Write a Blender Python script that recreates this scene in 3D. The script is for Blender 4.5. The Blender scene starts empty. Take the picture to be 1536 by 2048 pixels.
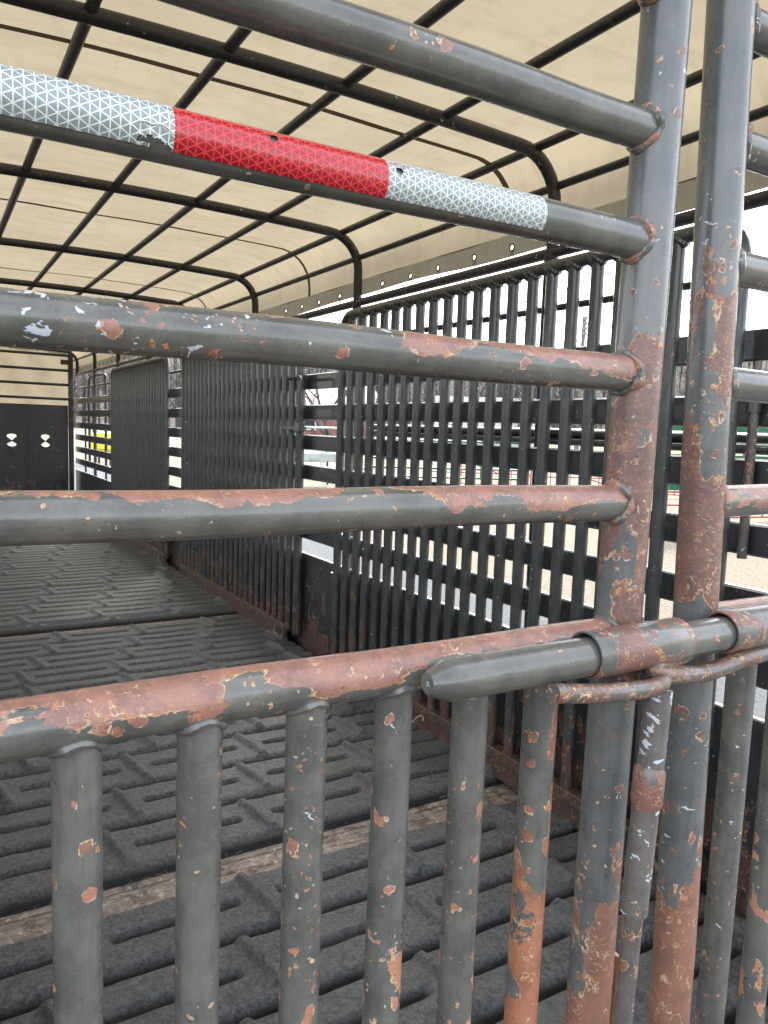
import bpy, math, random
import numpy as np
from mathutils import Vector, Matrix

random.seed(7)
rng = np.random.default_rng(7)
S = bpy.context.scene
C = S.collection
H = 1.75                      # height of the camera above the ground; coordinates below are given relative to the camera

# ------------------------------------------------------------------ camera, world, sun, exposure
cam_d = bpy.data.cameras.new("camera")
cam = bpy.data.objects.new("camera", cam_d)
C.objects.link(cam)
yaw, pitch, roll = math.radians(30.933), math.radians(-6.179), math.radians(1.910)
cf = Vector((math.sin(yaw)*math.cos(pitch), math.cos(yaw)*math.cos(pitch), math.sin(pitch)))
r0 = Vector((math.cos(yaw), -math.sin(yaw), 0)); u0 = r0.cross(cf)
cr = math.cos(roll)*r0 + math.sin(roll)*u0
cu = -math.sin(roll)*r0 + math.cos(roll)*u0
m3 = Matrix((cr, cu, -cf)).transposed()
cam.matrix_world = Matrix.Translation((0, 0, H)) @ m3.to_4x4()
cam_d.sensor_fit = 'HORIZONTAL'; cam_d.sensor_width = 36.0
cam_d.lens = 36.0*1529.13/1536.0
cam_d.clip_start = 0.02; cam_d.clip_end = 2000
S.camera = cam

SUN_EL, SUN_AZ = math.radians(48), math.radians(35)      # azimuth from +Y towards +X
world = bpy.data.worlds.new("World"); S.world = world; world.use_nodes = True
wn = world.node_tree; wn.nodes.clear()
sky = wn.nodes.new("ShaderNodeTexSky"); sky.sky_type = 'NISHITA'; sky.sun_disc = False
sky.sun_elevation = SUN_EL; sky.sun_rotation = SUN_AZ
sky.dust_density = 3.0; sky.air_density = 1.0
hs = wn.nodes.new("ShaderNodeHueSaturation"); hs.inputs['Saturation'].default_value = 0.36
bg = wn.nodes.new("ShaderNodeBackground"); bg.inputs['Strength'].default_value = 0.15
wo = wn.nodes.new("ShaderNodeOutputWorld")
wn.links.new(sky.outputs[0], hs.inputs['Color']); wn.links.new(hs.outputs[0], bg.inputs[0]); wn.links.new(bg.outputs[0], wo.inputs[0])
sun_d = bpy.data.lights.new("sun", 'SUN'); sun_d.energy = 1.5; sun_d.angle = math.radians(14); sun_d.color = (1.0, 0.95, 0.88)
sun = bpy.data.objects.new("sun", sun_d); C.objects.link(sun)
sdir = Vector((math.sin(SUN_AZ)*math.cos(SUN_EL), math.cos(SUN_AZ)*math.cos(SUN_EL), math.sin(SUN_EL)))
sun.rotation_euler = sdir.to_track_quat('Z', 'Y').to_euler()
sun.location = (20, 10, 30)
S.view_settings.view_transform = 'Standard'; S.view_settings.look = 'None'
S.view_settings.gamma = 1.0; S.view_settings.use_curve_mapping = False
S.view_settings.exposure = 2.45

# ------------------------------------------------------------------ node helpers and materials
class NT:
    def __init__(s, name):
        s.m = bpy.data.materials.new(name); s.m.use_nodes = True
        s.t = s.m.node_tree; s.t.nodes.clear()
        s.out = s.t.nodes.new("ShaderNodeOutputMaterial")
    def n(s, ty, ins=None, **kw):
        nd = s.t.nodes.new(ty)
        for k, v in kw.items(): setattr(nd, k, v)
        for k, v in (ins or {}).items(): s.set(nd, k, v)
        return nd
    def set(s, nd, k, v):
        sock = nd.inputs[k]
        if isinstance(v, bpy.types.Node): s.t.links.new(v.outputs[0], sock)
        elif isinstance(v, bpy.types.NodeSocket): s.t.links.new(v, sock)
        else:
            if sock.type == 'RGBA' and len(v) == 3: v = (*v, 1)
            sock.default_value = v
    def math(s, op, a, b=None, c=None, clamp=False):
        nd = s.n("ShaderNodeMath", operation=op, use_clamp=clamp)
        for i, v in enumerate((a, b, c)):
            if v is not None: s.set(nd, i, v)
        return nd.outputs[0]
    def mix(s, f, a, b, blend='MIX'):
        nd = s.n("ShaderNodeMix", data_type='RGBA', blend_type=blend)
        s.set(nd, 0, f); s.set(nd, 6, a); s.set(nd, 7, b)
        return nd.outputs[2]
    def smooth(s, v, a, b, to0=0.0, to1=1.0):
        nd = s.n("ShaderNodeMapRange", interpolation_type='SMOOTHSTEP')
        s.set(nd, 0, v); s.set(nd, 1, a); s.set(nd, 2, b); s.set(nd, 3, to0); s.set(nd, 4, to1)
        return nd.outputs[0]
    def pos(s):
        return s.n("ShaderNodeNewGeometry").outputs['Position']
    def obj(s):
        return s.n("ShaderNodeTexCoord").outputs['Object']
    def scale(s, v, sc):
        return s.n("ShaderNodeVectorMath", {0: v, 1: sc}, operation='MULTIPLY').outputs[0]
    def noise(s, vec, scale, detail=4, rough=.55, dist=0.0, col=False):
        nd = s.n("ShaderNodeTexNoise", {'Vector': vec, 'Scale': scale, 'Detail': detail, 'Roughness': rough, 'Distortion': dist})
        return nd.outputs['Color' if col else 0]
    def attr(s, name):
        return s.n("ShaderNodeAttribute", attribute_type='OBJECT', attribute_name=name).outputs['Fac']
    def ramp(s, v, stops):
        nd = s.n("ShaderNodeValToRGB"); cr_ = nd.color_ramp
        while len(cr_.elements) < len(stops): cr_.elements.new(0.5)
        for e, (p, c) in zip(cr_.elements, stops):
            e.position = p; e.color = (c, c, c, 1) if not isinstance(c, tuple) else (*c, 1)
        s.set(nd, 0, v)
        return nd.outputs[0]
    def bsdf(s, col, rough=.5, metal=0.0, bump=None, bd=.002, bs=1.0, spec=.5, coat=0.0):
        b = s.n("ShaderNodeBsdfPrincipled")
        s.set(b, 'Base Color', col); s.set(b, 'Roughness', rough); s.set(b, 'Metallic', metal)
        s.set(b, 'Specular IOR Level', spec)
        if coat: s.set(b, 'Coat Weight', coat)
        if bump is not None:
            bp = s.n("ShaderNodeBump", {'Height': bump, 'Distance': bd, 'Strength': bs})
            s.t.links.new(bp.outputs[0], b.inputs['Normal'])
        s.t.links.new(b.outputs[0], s.out.inputs[0])
        return b

def painted_steel(name, zst, paint=(.100, .101, .092), paint2=(.162, .158, .138), rust=(.38, .18, .130), rust2=(.25, .128, .102),
                  rust3=(.46, .21, .11), rough=.28, scale=17.0, axis=(1, 1, 1), rim=(.66, .50, .33)):
    """Worn grey paint over reddish rust: patches with pale chipped rims, small chips, weather streaks. Obj props: wear, topwear, chips."""
    t = NT(name)
    P = t.pos(); Pa = t.scale(P, axis)
    N = t.n("ShaderNodeNewGeometry").outputs['Normal']
    sep = t.n("ShaderNodeSeparateXYZ", {0: P}); sn = t.n("ShaderNodeSeparateXYZ", {0: N})
    zmin, zmax = zst[0][0], zst[-1][0]
    zn = t.n("ShaderNodeMapRange", {0: sep.outputs[2], 1: zmin+H, 2: zmax+H}).outputs[0]
    zb = t.math('SUBTRACT', t.ramp(zn, [((z-zmin)/(zmax-zmin), b+.5) for z, b in zst]), .5)
    big = t.noise(Pa, scale, 7, .58, .25)
    mid = t.noise(P, 120, 3, .5)
    v = t.math('ADD', big, zb)
    v = t.math('ADD', v, t.attr('wear'))
    v = t.math('ADD', v, t.math('MULTIPLY', t.attr('topwear'), sn.outputs[2]))
    v = t.math('ADD', v, t.math('MULTIPLY', t.attr('xwear'), t.math('SUBTRACT', sep.outputs[0], .33)))
    v = t.math('ADD', v, t.math('MULTIPLY', t.attr('sidewear'), sn.outputs[0]))
    v = t.math('ADD', v, t.math('MULTIPLY', t.math('SUBTRACT', mid, .5), .045))
    m = t.smooth(v, .618, .626)
    # small round chips
    dp = t.n("ShaderNodeVectorMath", {0: P, 1: t.scale(t.noise(P, 70, 3, .5, 0, True), (.02, .02, .02))}, operation='ADD').outputs[0]
    vo = t.n("ShaderNodeTexVoronoi", {'Vector': dp, 'Scale': 62.0, 'Randomness': 1.0}, feature='F1')
    vs = t.n("ShaderNodeSeparateColor", {0: vo.outputs['Color']})
    thr = t.math('ADD', .12, t.math('MULTIPLY', t.math('ADD', t.attr('chips'), t.math('MULTIPLY', zb, .45)), 1.0))
    lim = t.math('MULTIPLY', t.math('LESS_THAN', vs.outputs[0], thr), t.math('MULTIPLY_ADD', t.math('POWER', vs.outputs[1], 1.6), .42, .09))
    cd = t.math('SUBTRACT', lim, vo.outputs['Distance'])
    cm = t.smooth(cd, -.01, .02)
    crim = t.math('MULTIPLY', t.smooth(cd, -.035, -.01), t.math('SUBTRACT', 1.0, t.smooth(cd, .03, .07)))
    crim = t.math('MULTIPLY', crim, t.smooth(mid, .38, .52))
    rimw = t.math('ADD', .017, t.math('MULTIPLY', t.math('SUBTRACT', mid, .45), .03))
    rimm = t.math('MULTIPLY', t.smooth(v, .610, .618), t.math('SUBTRACT', 1.0, t.smooth(v, .624, t.math('ADD', .624, rimw))))
    br = t.smooth(t.noise(P, 45, 3, .6), .44, .56)
    rimm = t.math('MULTIPLY', rimm, br)
    rimm = t.math('MAXIMUM', rimm, t.math('MULTIPLY', crim, .9), clamp=True)
    # a finer layer of pin chips
    vo2 = t.n("ShaderNodeTexVoronoi", {'Vector': dp, 'Scale': 150.0, 'Randomness': 1.0}, feature='F1')
    vs2 = t.n("ShaderNodeSeparateColor", {0: vo2.outputs['Color']})
    clus = t.smooth(t.noise(P, 11, 3, .5), .42, .66)
    cd2 = t.math('SUBTRACT', t.math('MULTIPLY', t.math('LESS_THAN', vs2.outputs[0], t.math('MULTIPLY', thr, t.math('MULTIPLY', clus, 1.9))), t.math('MULTIPLY_ADD', vs2.outputs[1], .3, .1)), vo2.outputs['Distance'])
    cm2 = t.smooth(cd2, -.01, .04)
    pale2 = t.math('MULTIPLY', cm2, t.math('GREATER_THAN', vs2.outputs[2], .6))
    # ragged pale lips of lifted paint inside the rust
    sq = t.math('ABSOLUTE', t.math('SUBTRACT', t.noise(P, 48, 4, .62, .6), .5))
    sqm = t.math('MULTIPLY', t.math('SUBTRACT', 1.0, t.smooth(sq, .006, .015)), t.math('MULTIPLY', t.smooth(t.noise(P, 13, 3, .55), .46, .56), m))
    sqm = t.math('MULTIPLY', sqm, t.smooth(mid, .42, .52))
    mm = t.math('MAXIMUM', t.math('MAXIMUM', m, cm), cm2)
    # colours
    st = t.noise(t.scale(P, (3, 3, 3)), 6, 6, .65)
    pc = t.mix(t.smooth(st, .35, .65), paint, paint2)
    pc = t.mix(t.math('MULTIPLY', t.smooth(t.noise(P, 420, 2, .6), .5, .72), .30), pc, (.19, .185, .17))
    pc = t.mix(t.math('MULTIPLY', t.smooth(t.noise(P, 300, 3, .7), .56, .72), .45), pc, tuple(c*.45 for c in paint))
    sl = t.noise(t.scale(P, axis[0] < 1 and (.12, 1, 1) or (1, 1, .12)), 95, 5, .65)
    pc = t.mix(t.math('MULTIPLY', t.smooth(sl, .48, .68), .35), pc, tuple(c*.62 for c in paint))
    rn = t.noise(P, 34, 6, .65)
    rc = t.mix(t.smooth(rn, .36, .60), rust2, rust)
    rc = t.mix(t.smooth(t.noise(P, 75, 5, .7), .56, .70), rc, rust3)
    rc = t.mix(t.math('MULTIPLY', t.smooth(t.noise(P, 210, 3, .6), .60, .72), .55), rc, (.48, .33, .24))
    rc = t.mix(t.math('MULTIPLY', t.smooth(t.noise(P, 150, 3, .6), .62, .72), .5), rc, (.06, .035, .035))
    low = t.smooth(sep.outputs[2], H-.30, H-.62, 0, 1)      # fresher orange rust where the road spray reaches
    rc = t.mix(t.math('MULTIPLY', low, .75), rc, t.mix(t.smooth(rn, .36, .6), tuple(c*k for c, k in zip(rust2, (1.75, 1.55, 1.25))), tuple(c*k for c, k in zip(rust, (1.55, 1.5, 1.25)))))
    col = t.mix(mm, pc, rc)
    rimm = t.math('MAXIMUM', t.math('MAXIMUM', rimm, t.math('MULTIPLY', sqm, .85)), t.math('MULTIPLY', pale2, .8), clamp=True)
    col = t.mix(rimm, col, t.mix(t.smooth(t.noise(P, 90, 2), .45, .6), rim, (.55, .24, .09)))
    # pale blue-white scuffs of an older coat
    wv = t.noise(t.scale(P, (1, 1, 1.4)), 55, 4, .55, .5)
    wv = t.math('ADD', wv, t.attr('scuff'))
    wv = t.math('ADD', wv, t.math('MULTIPLY', t.attr('scuffx'), t.math('SUBTRACT', .22, sep.outputs[0])))
    wv = t.math('ADD', wv, t.math('MULTIPLY', t.attr('scuffx'), t.math('MULTIPLY', sn.outputs[2], .12)))
    wm = t.math('MULTIPLY', t.smooth(wv, .70, .715), t.math('SUBTRACT', 1.0, t.math('MULTIPLY', mm, .7)))
    col = t.mix(wm, col, (.60, .66, .71))
    hgt = t.math('ADD', t.math('MULTIPLY', mm, -.55), t.math('MULTIPLY', rimm, .35))
    hgt = t.math('ADD', hgt, t.math('MULTIPLY', t.noise(P, 260, 4, .6), t.math('MULTIPLY_ADD', mm, .9, .16)))
    hgt = t.math('ADD', hgt, t.math('MULTIPLY', t.noise(P, 28, 3, .5), .8))
    hgt = t.math('ADD', hgt, t.math('MULTIPLY', sl, .5))
    rg = t.math('MULTIPLY_ADD', mm, .16, t.math('MULTIPLY_ADD', st, .16, rough-.08))
    t.bsdf(col, rg, 0, hgt, .0010, .9, .65, coat=.25)
    return t.m

def simple(name, c1, c2, sc=20, rough=.6, bd=.001, bsc=200, spec=.4, metal=0.0, detail=5):
    t = NT(name); P = t.pos()
    col = t.mix(t.smooth(t.noise(P, sc, detail, .6), .35, .65), c1, c2)
    t.bsdf(col, rough, metal, t.noise(P, bsc, 4, .6), bd, .7, spec)
    return t.m

M = {}
M['rail'] = painted_steel('painted_rail_steel', [(-1.3, 0), (.6, 0)], paint=(.100, .101, .090), paint2=(.158, .154, .132), rough=.22, axis=(.55, 1, 1), scale=20)
M['bar'] = painted_steel('painted_bar_steel', [(-1.3, .06), (-.95, .03), (-.55, -.06), (-.3, -.11), (.6, -.12)], axis=(1, 1, .7), scale=26)
M['barrust'] = painted_steel('rusty_bar_steel', [(-1.3, .28), (-.78, .26), (-.62, .15), (-.50, .05), (-.36, -.04), (-.2, -.08)], axis=(1, 1, .7), scale=24,
                             rust=(.30, .125, .08), rust2=(.19, .085, .062))
M['post'] = painted_steel('rusty_post_steel', [(-1.3, .28), (-.78, .28), (-.62, .20), (-.5, .11), (-.36, .02), (-.25, .07), (-.20, .2), (-.12, .22), (.02, .24), (.09, .16), (.13, -.06), (.3, -.085), (.6, -.06)],
                          paint=(.118, .124, .124), paint2=(.162, .166, .160), rust=(.22, .112, .088), rust2=(.145, .084, .074), scale=15, axis=(1, 1, .6))
M['post2'] = painted_steel('worn_post_steel', [(-1.3, .28), (-.78, .26), (-.62, .18), (-.5, .07), (-.30, -.03), (-.22, -.06), (-.20, .2), (-.1, .24), (-.02, .2), (.05, .10), (.18, .08), (.3, .05), (.42, -.03), (.6, .04)],
                           paint=(.118, .124, .124), paint2=(.162, .166, .160), rust=(.225, .112, .086), rust2=(.15, .086, .075), scale=15, axis=(1, 1, .55))
M['sleeve'] = painted_steel('rusty_sleeve_steel', [(-1.3, .15), (.6, .15)], rust=(.24, .115, .095), rust2=(.17, .088, .075), rough=.3, scale=22)
M['rod'] = painted_steel('bare_rod_steel', [(-1.3, .05), (.6, .05)], paint=(.11, .095, .085), paint2=(.17, .15, .14), rust=(.17, .09, .065), rust2=(.10, .06, .05), rough=.25, scale=30)
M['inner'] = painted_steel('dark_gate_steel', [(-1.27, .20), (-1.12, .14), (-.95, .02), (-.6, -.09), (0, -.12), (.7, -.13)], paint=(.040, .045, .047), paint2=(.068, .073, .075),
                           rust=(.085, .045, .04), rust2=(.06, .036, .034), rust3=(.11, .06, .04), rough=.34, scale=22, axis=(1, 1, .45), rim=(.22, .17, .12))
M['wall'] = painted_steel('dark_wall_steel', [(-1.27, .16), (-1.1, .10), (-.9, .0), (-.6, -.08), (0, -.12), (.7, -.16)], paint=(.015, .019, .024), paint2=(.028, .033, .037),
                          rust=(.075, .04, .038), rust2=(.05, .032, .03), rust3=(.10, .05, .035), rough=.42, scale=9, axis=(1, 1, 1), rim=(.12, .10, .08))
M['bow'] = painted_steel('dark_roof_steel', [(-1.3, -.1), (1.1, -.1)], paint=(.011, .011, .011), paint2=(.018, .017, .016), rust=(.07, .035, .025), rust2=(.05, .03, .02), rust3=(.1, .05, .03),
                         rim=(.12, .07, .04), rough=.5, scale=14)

def fabric(name, dcol, tcol, mixf, stain):
    t = NT(name); P = t.pos()
    n1 = t.noise(P, 2.2, 6, .6); n2 = t.noise(t.scale(P, (1, 3.5, 1)), 5, 5, .65)
    k = t.math('MULTIPLY', t.smooth(n2, .45, .75), stain)
    d = t.mix(k, dcol, tuple(c*.72 for c in dcol)); tr = t.mix(k, tcol, tuple(c*.78*(1 if i == 0 else .96) for i, c in enumerate(tcol)))
    tr = t.mix(t.math('MULTIPLY', t.smooth(n1, .4, .65), .5), tr, tuple(c*.82 for c in tcol))
    cr1 = t.math('ABSOLUTE', t.math('SUBTRACT', t.noise(t.scale(P, (1, .35, 1)), 3.2, 5, .6, 1.2), .5))
    tr = t.mix(t.math('MULTIPLY', t.math('SUBTRACT', 1.0, t.smooth(cr1, .004, .03)), .13), tr, tuple(c*.6 for c in tcol))
    sp = t.smooth(t.noise(P, 40, 3, .6), .74, .77)
    tr = t.mix(t.math('MULTIPLY', sp, .5), tr, (.2, .15, .1)); 
    bp = t.n("ShaderNodeBump", {'Height': t.math('ADD', t.noise(P, 900, 2), t.math('MULTIPLY', t.noise(P, 7, 5), 22)), 'Distance': .002, 'Strength': .5})
    a = t.n("ShaderNodeBsdfDiffuse", {'Color': d}); b = t.n("ShaderNodeBsdfTranslucent", {'Color': tr})
    t.t.links.new(bp.outputs[0], a.inputs['Normal'])
    mx = t.n("ShaderNodeMixShader", {0: mixf, 1: a, 2: b})
    t.t.links.new(mx.outputs[0], t.out.inputs[0])
    return t.m
M['tarp'] = fabric('tan_tarp_fabric', (.22, .195, .148), (.176, .151, .106), .68, .75)
M['hem'] = fabric('grey_tarp_hem', (.17, .155, .12), (.118, .106, .078), .45, .5)
M['seam'] = fabric('tarp_seam_fabric', (.16, .135, .10), (.11, .09, .065), .6, .3)
M['cord'] = simple('dark_tie_cord', (.10, .10, .12), (.2, .2, .22), 60, .8)
M['cord2'] = simple('violet_tie_cord', (.14, .10, .24), (.2, .16, .3), 60, .8)
M['grommet'] = simple('black_brass_grommet', (.02, .02, .02), (.05, .045, .035), 60, .4)

def rubber():
    t = NT('worn_black_rubber'); P = t.pos(); nz = t.n("ShaderNodeSeparateXYZ", {0: t.n("ShaderNodeNewGeometry").outputs['Normal']}).outputs[2]
    n1 = t.noise(P, 7, 7, .65); n2 = t.noise(P, 90, 5, .7); n3 = t.noise(P, 330, 3, .6)
    col = t.mix(t.smooth(n2, .3, .7), (.050, .054, .057), (.185, .192, .193))
    col = t.mix(t.math('MULTIPLY', t.smooth(n1, .45, .7), .45), col, (.165, .16, .148))
    col = t.mix(t.math('MULTIPLY', t.smooth(n3, .58, .70), .55), col, (.016, .016, .018))
    col = t.mix(t.math('MULTIPLY', t.smooth(t.noise(P, 420, 2, .6), .60, .70), .5), col, (.30, .30, .29))
    col = t.mix(t.math('MULTIPLY', t.smooth(t.noise(P, 16, 6, .75), .66, .74), .5), col, (.20, .19, .165))
    sep = t.n("ShaderNodeSeparateXYZ", {0: P})
    groove_shade = t.smooth(sep.outputs[2], H-1.27+.006, H-1.27+.029, .95, 0)      # groove shade painted into the colour, near black low on the mat
    col = t.mix(t.math('MULTIPLY', groove_shade, t.smooth(n2, .1, .5)), col, (.011, .010, .010))
    h = t.math('ADD', t.math('MULTIPLY', n2, 1.0), t.math('MULTIPLY', n3, .8))
    h = t.math('ADD', h, t.math('MULTIPLY', t.noise(P, 30, 4, .6), 1.5))
    t.bsdf(col, t.math('MULTIPLY_ADD', n1, .3, .36), 0, h, .0050, 1.0, .55)
    return t.m
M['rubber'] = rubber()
def wood():
    t = NT('worn_deck_wood'); P = t.pos()
    g = t.noise(t.scale(P, (3, 30, 30)), 5, 6, .7)
    col = t.mix(t.smooth(g, .3, .7), (.24, .19, .17), (.50, .43, .385))
    col = t.mix(t.smooth(t.noise(P, 40, 5, .7), .52, .66), col, (.68, .64, .57))
    col = t.mix(t.math('MULTIPLY', t.smooth(t.noise(P, 12, 5, .7), .5, .6), .6), col, (.07, .05, .045))
    t.bsdf(col, .85, 0, t.math('ADD', g, t.noise(P, 150, 4, .7)), .003, 1, .2)
    return t.m
M['wood'] = wood()

def tape_mat(name, base, line, rough):
    t = NT(name)
    uv = t.n("ShaderNodeUVMap", uv_map="UVMap").outputs[0]
    jit = t.scale(t.noise(t.n("ShaderNodeVectorMath", {0: uv, 1: (60, 60, 60)}, operation='MULTIPLY').outputs[0], 6, 2, .5, 0, True), (.0006, .0006, 0))
    uv2 = t.n("ShaderNodeVectorMath", {0: uv, 1: jit}, operation='ADD').outputs[0]
    sp = .0071; ls = []
    for a in (0, 60, 120):
        ax = (math.cos(math.radians(a)), math.sin(math.radians(a)), 0)
        d = t.n("ShaderNodeVectorMath", {0: uv2, 1: ax}, operation='DOT_PRODUCT').outputs['Value']
        f = t.math('ABSOLUTE', t.math('SUBTRACT', t.math('FRACT', t.math('DIVIDE', d, sp)), .5))
        ls.append(t.smooth(f, .415, .445))
    L = t.math('MAXIMUM', t.math('MAXIMUM', ls[0], ls[1]), ls[2])
    P = t.pos()
    wearm = t.smooth(t.noise(P, 130, 4, .7), .66, .72)
    col = t.mix(L, t.mix(t.noise(P, 60, 3), base, tuple(c*.75 for c in base)), line)
    col = t.mix(t.math('MULTIPLY', wearm, .5), col, (.30, .26, .24))
    t.bsdf(col, t.math('MULTIPLY_ADD', L, .12, rough), 0, t.math('ADD', t.math('MULTIPLY', L, .6), t.noise(P, 45, 3)), .0006, .6, .6, coat=.4)
    return t.m
M['tape_white'] = tape_mat('white_reflective_sheeting', (.33, .37, .37), (.80, .86, .83), .28)
M['tape_red'] = tape_mat('red_reflective_sheeting', (.42, .004, .018), (.85, .045, .05), .22)
M['tape_edge'] = simple('torn_tape_edge', (.7, .7, .66), (.85, .84, .8), 200, .7)
M['print'] = simple('red_print', (.55, .12, .14), (.6, .2, .2), 200, .6)
M['weld'] = painted_steel('painted_weld_steel', [(-1.3, .02), (.6, -.02)], rust3=(.42, .17, .06), scale=40, rough=.3)

def ground_mat():
    t = NT('dry_grass_and_gravel'); P = t.pos()
    n = t.noise(P, 1.2, 7, .7); n2 = t.noise(t.scale(P, (1, 3, 1)), 14, 6, .75)
    straw = t.mix(t.smooth(n2, .35, .65), (.12, .105, .08), (.27, .24, .19))
    straw = t.mix(t.smooth(n, .55, .7), straw, (.20, .185, .155))
    straw = t.mix(t.smooth(t.noise(P, 30, 4, .8), .60, .68), straw, (.05, .04, .026))
    gravel = t.mix(t.smooth(t.noise(P, 30, 6, .7), .35, .65), (.10, .107, .112), (.14, .148, .153))
    sep = t.n("ShaderNodeSeparateXYZ", {0: P})
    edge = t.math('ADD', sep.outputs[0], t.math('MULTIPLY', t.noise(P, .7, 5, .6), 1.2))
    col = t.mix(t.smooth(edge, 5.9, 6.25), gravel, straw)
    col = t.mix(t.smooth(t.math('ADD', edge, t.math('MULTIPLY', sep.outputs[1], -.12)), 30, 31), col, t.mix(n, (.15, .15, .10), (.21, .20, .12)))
    dark = t.math('MULTIPLY', t.smooth(edge, 3.4, 2.6), t.smooth(t.noise(P, 3, 5, .6), .2, .5, .75, 1))  # unseen ground around the trailer, darkened to cut light bounced onto the rails
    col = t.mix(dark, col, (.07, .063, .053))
    t.bsdf(col, .95, 0, t.noise(P, 20, 6, .8), .03, 1, .1)
    return t.m
M['ground'] = ground_mat()
M['bark'] = simple('grey_bark', (.07, .06, .055), (.14, .125, .115), 8, .9, .01, 30, .1)
M['twig'] = simple('grey_twigs', (.06, .055, .052), (.10, .092, .086), 4, .9, .002, 40, .1)
M['green'] = simple('green_gate_paint', (.004, .085, .04), (.008, .12, .055), 6, .4)
M['teal'] = simple('galvanised_pipe', (.32, .38, .36), (.45, .5, .48), 6, .4)
M['red'] = simple('red_panel_paint', (.26, .05, .035), (.38, .085, .06), 9, .6)
M['yellow'] = simple('yellow_poly', (.75, .60, .02), (.8, .66, .05), 3, .4)
M['yellowlid'] = simple('dark_lid', (.05, .05, .05), (.08, .08, .08), 3, .4)
M['barnwall'] = simple('weathered_red_boards', (.22, .10, .09), (.30, .16, .14), 3, .8)
M['barnroof'] = simple('brown_tin_roof', (.20, .13, .12), (.27, .19, .17), 2, .6)
M['white'] = simple('white_siding', (.62, .63, .62), (.72, .72, .70), 2, .7)
M['greyroof'] = simple('grey_shingle', (.16, .16, .165), (.23, .23, .24), 5, .9)
M['glass'] = simple('dark_window_glass', (.02, .025, .03), (.03, .035, .04), 2, .1)
M['polewood'] = simple('utility_pole_wood', (.17, .15, .13), (.24, .21, .19), 5, .9)
M['porcelain'] = simple('grey_insulator', (.2, .19, .18), (.3, .28, .27), 5, .3)
M['tyre'] = simple('tyre_rubber', (.02, .02, .02), (.035, .035, .035), 20, .85)
M['rim'] = simple('wheel_rim', (.35, .35, .35), (.45, .45, .45), 10, .4, metal=.6)

# ------------------------------------------------------------------ geometry helpers (geo = (verts, faces))
def join(*gs):
    V, F = [], []
    for v, f in gs:
        o = len(V); V.extend(v); F.extend([tuple(i+o for i in q) for q in f])
    return V, F
def box(x0, x1, y0, y1, z0, z1, c=0.0):
    if c <= 0:
        v = [(x, y, z) for z in (z0, z1) for y in (y0, y1) for x in (x0, x1)]
        return v, [(0, 2, 3, 1), (4, 5, 7, 6), (0, 1, 5, 4), (2, 6, 7, 3), (0, 4, 6, 2), (1, 3, 7, 5)]
    V = []; idx = {}
    for ix, x in ((0, x0), (1, x1)):
        for iy, y in ((0, y0), (1, y1)):
            for iz, z in ((0, z0), (1, z1)):
                sx, sy, sz = (c if ix == 0 else -c), (c if iy == 0 else -c), (c if iz == 0 else -c)
                for k, p in enumerate(((x, y+sy, z+sz), (x+sx, y, z+sz), (x+sx, y+sy, z))):
                    idx[(ix, iy, iz, k)] = len(V); V.append(p)
    F = []; g = idx
    F += [tuple(g[(i, a, b, 0)] for a, b in (((0, 0), (0, 1), (1, 1), (1, 0)) if i == 0 else ((0, 0), (1, 0), (1, 1), (0, 1)))) for i in (0, 1)]
    F += [tuple(g[(a, i, b, 1)] for a, b in (((0, 0), (1, 0), (1, 1), (0, 1)) if i == 0 else ((0, 0), (0, 1), (1, 1), (1, 0)))) for i in (0, 1)]
    F += [tuple(g[(a, b, i, 2)] for a, b in (((0, 0), (0, 1), (1, 1), (1, 0)) if i == 0 else ((0, 0), (1, 0), (1, 1), (0, 1)))) for i in (0, 1)]
    for a in (0, 1):
        for b in (0, 1):
            F.append((g[(a, b, 0, 0)], g[(a, b, 1, 0)], g[(a, b, 1, 1)], g[(a, b, 0, 1)]))
            F.append((g[(a, 0, b, 0)], g[(a, 1, b, 0)], g[(a, 1, b, 2)], g[(a, 0, b, 2)]))
            F.append((g[(0, a, b, 1)], g[(1, a, b, 1)], g[(1, a, b, 2)], g[(0, a, b, 2)]))
    for a in (0, 1):
        for b in (0, 1):
            for e in (0, 1): F.append(tuple(g[(a, b, e, k)] for k in range(3)))
    return V, F
def tube(path, r, seg=16, caps=True, closed=False):
    P = [Vector(p) for p in path]; n = len(P)
    rs = list(r) if hasattr(r, '__len__') else [r]*n
    T = []
    for i in range(n):
        a = P[(i-1) % n] if (closed or i > 0) else P[i]; b = P[(i+1) % n] if (closed or i < n-1) else P[i]
        T.append((b-a).normalized())
    up = Vector((0, 0, 1)) if abs(T[0].z) < .9 else Vector((0, 1, 0))
    u = T[0].cross(up).normalized(); V, F = [], []
    for i in range(n):
        u = (u - T[i]*u.dot(T[i])).normalized(); w = T[i].cross(u)
        for k in range(seg):
            a = 2*math.pi*k/seg
            p = P[i] + (u*math.cos(a) + w*math.sin(a))*rs[i]; V.append(tuple(p))
    for i in range(n if closed else n-1):
        j = (i+1) % n
        for k in range(seg):
            l = (k+1) % seg; F.append((i*seg+k, i*seg+l, j*seg+l, j*seg+k))
    if caps and not closed:
        F.append(tuple(range(seg-1, -1, -1))); F.append(tuple((n-1)*seg+k for k in range(seg)))
    return V, F
def bezier(pts, res=8):
    """Catmull-Rom through points."""
    P = [Vector(p) for p in pts]; P = [P[0]*2-P[1]] + P + [P[-1]*2-P[-2]]; out = []
    for i in range(1, len(P)-2):
        for k in range(res):
            t = k/res
            out.append(.5*((2*P[i]) + (-P[i-1]+P[i+1])*t + (2*P[i-1]-5*P[i]+4*P[i+1]-P[i+2])*t*t + (-P[i-1]+3*P[i]-3*P[i+1]+P[i+2])*t**3))
    out.append(P[-2]); return [tuple(p) for p in out]
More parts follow.
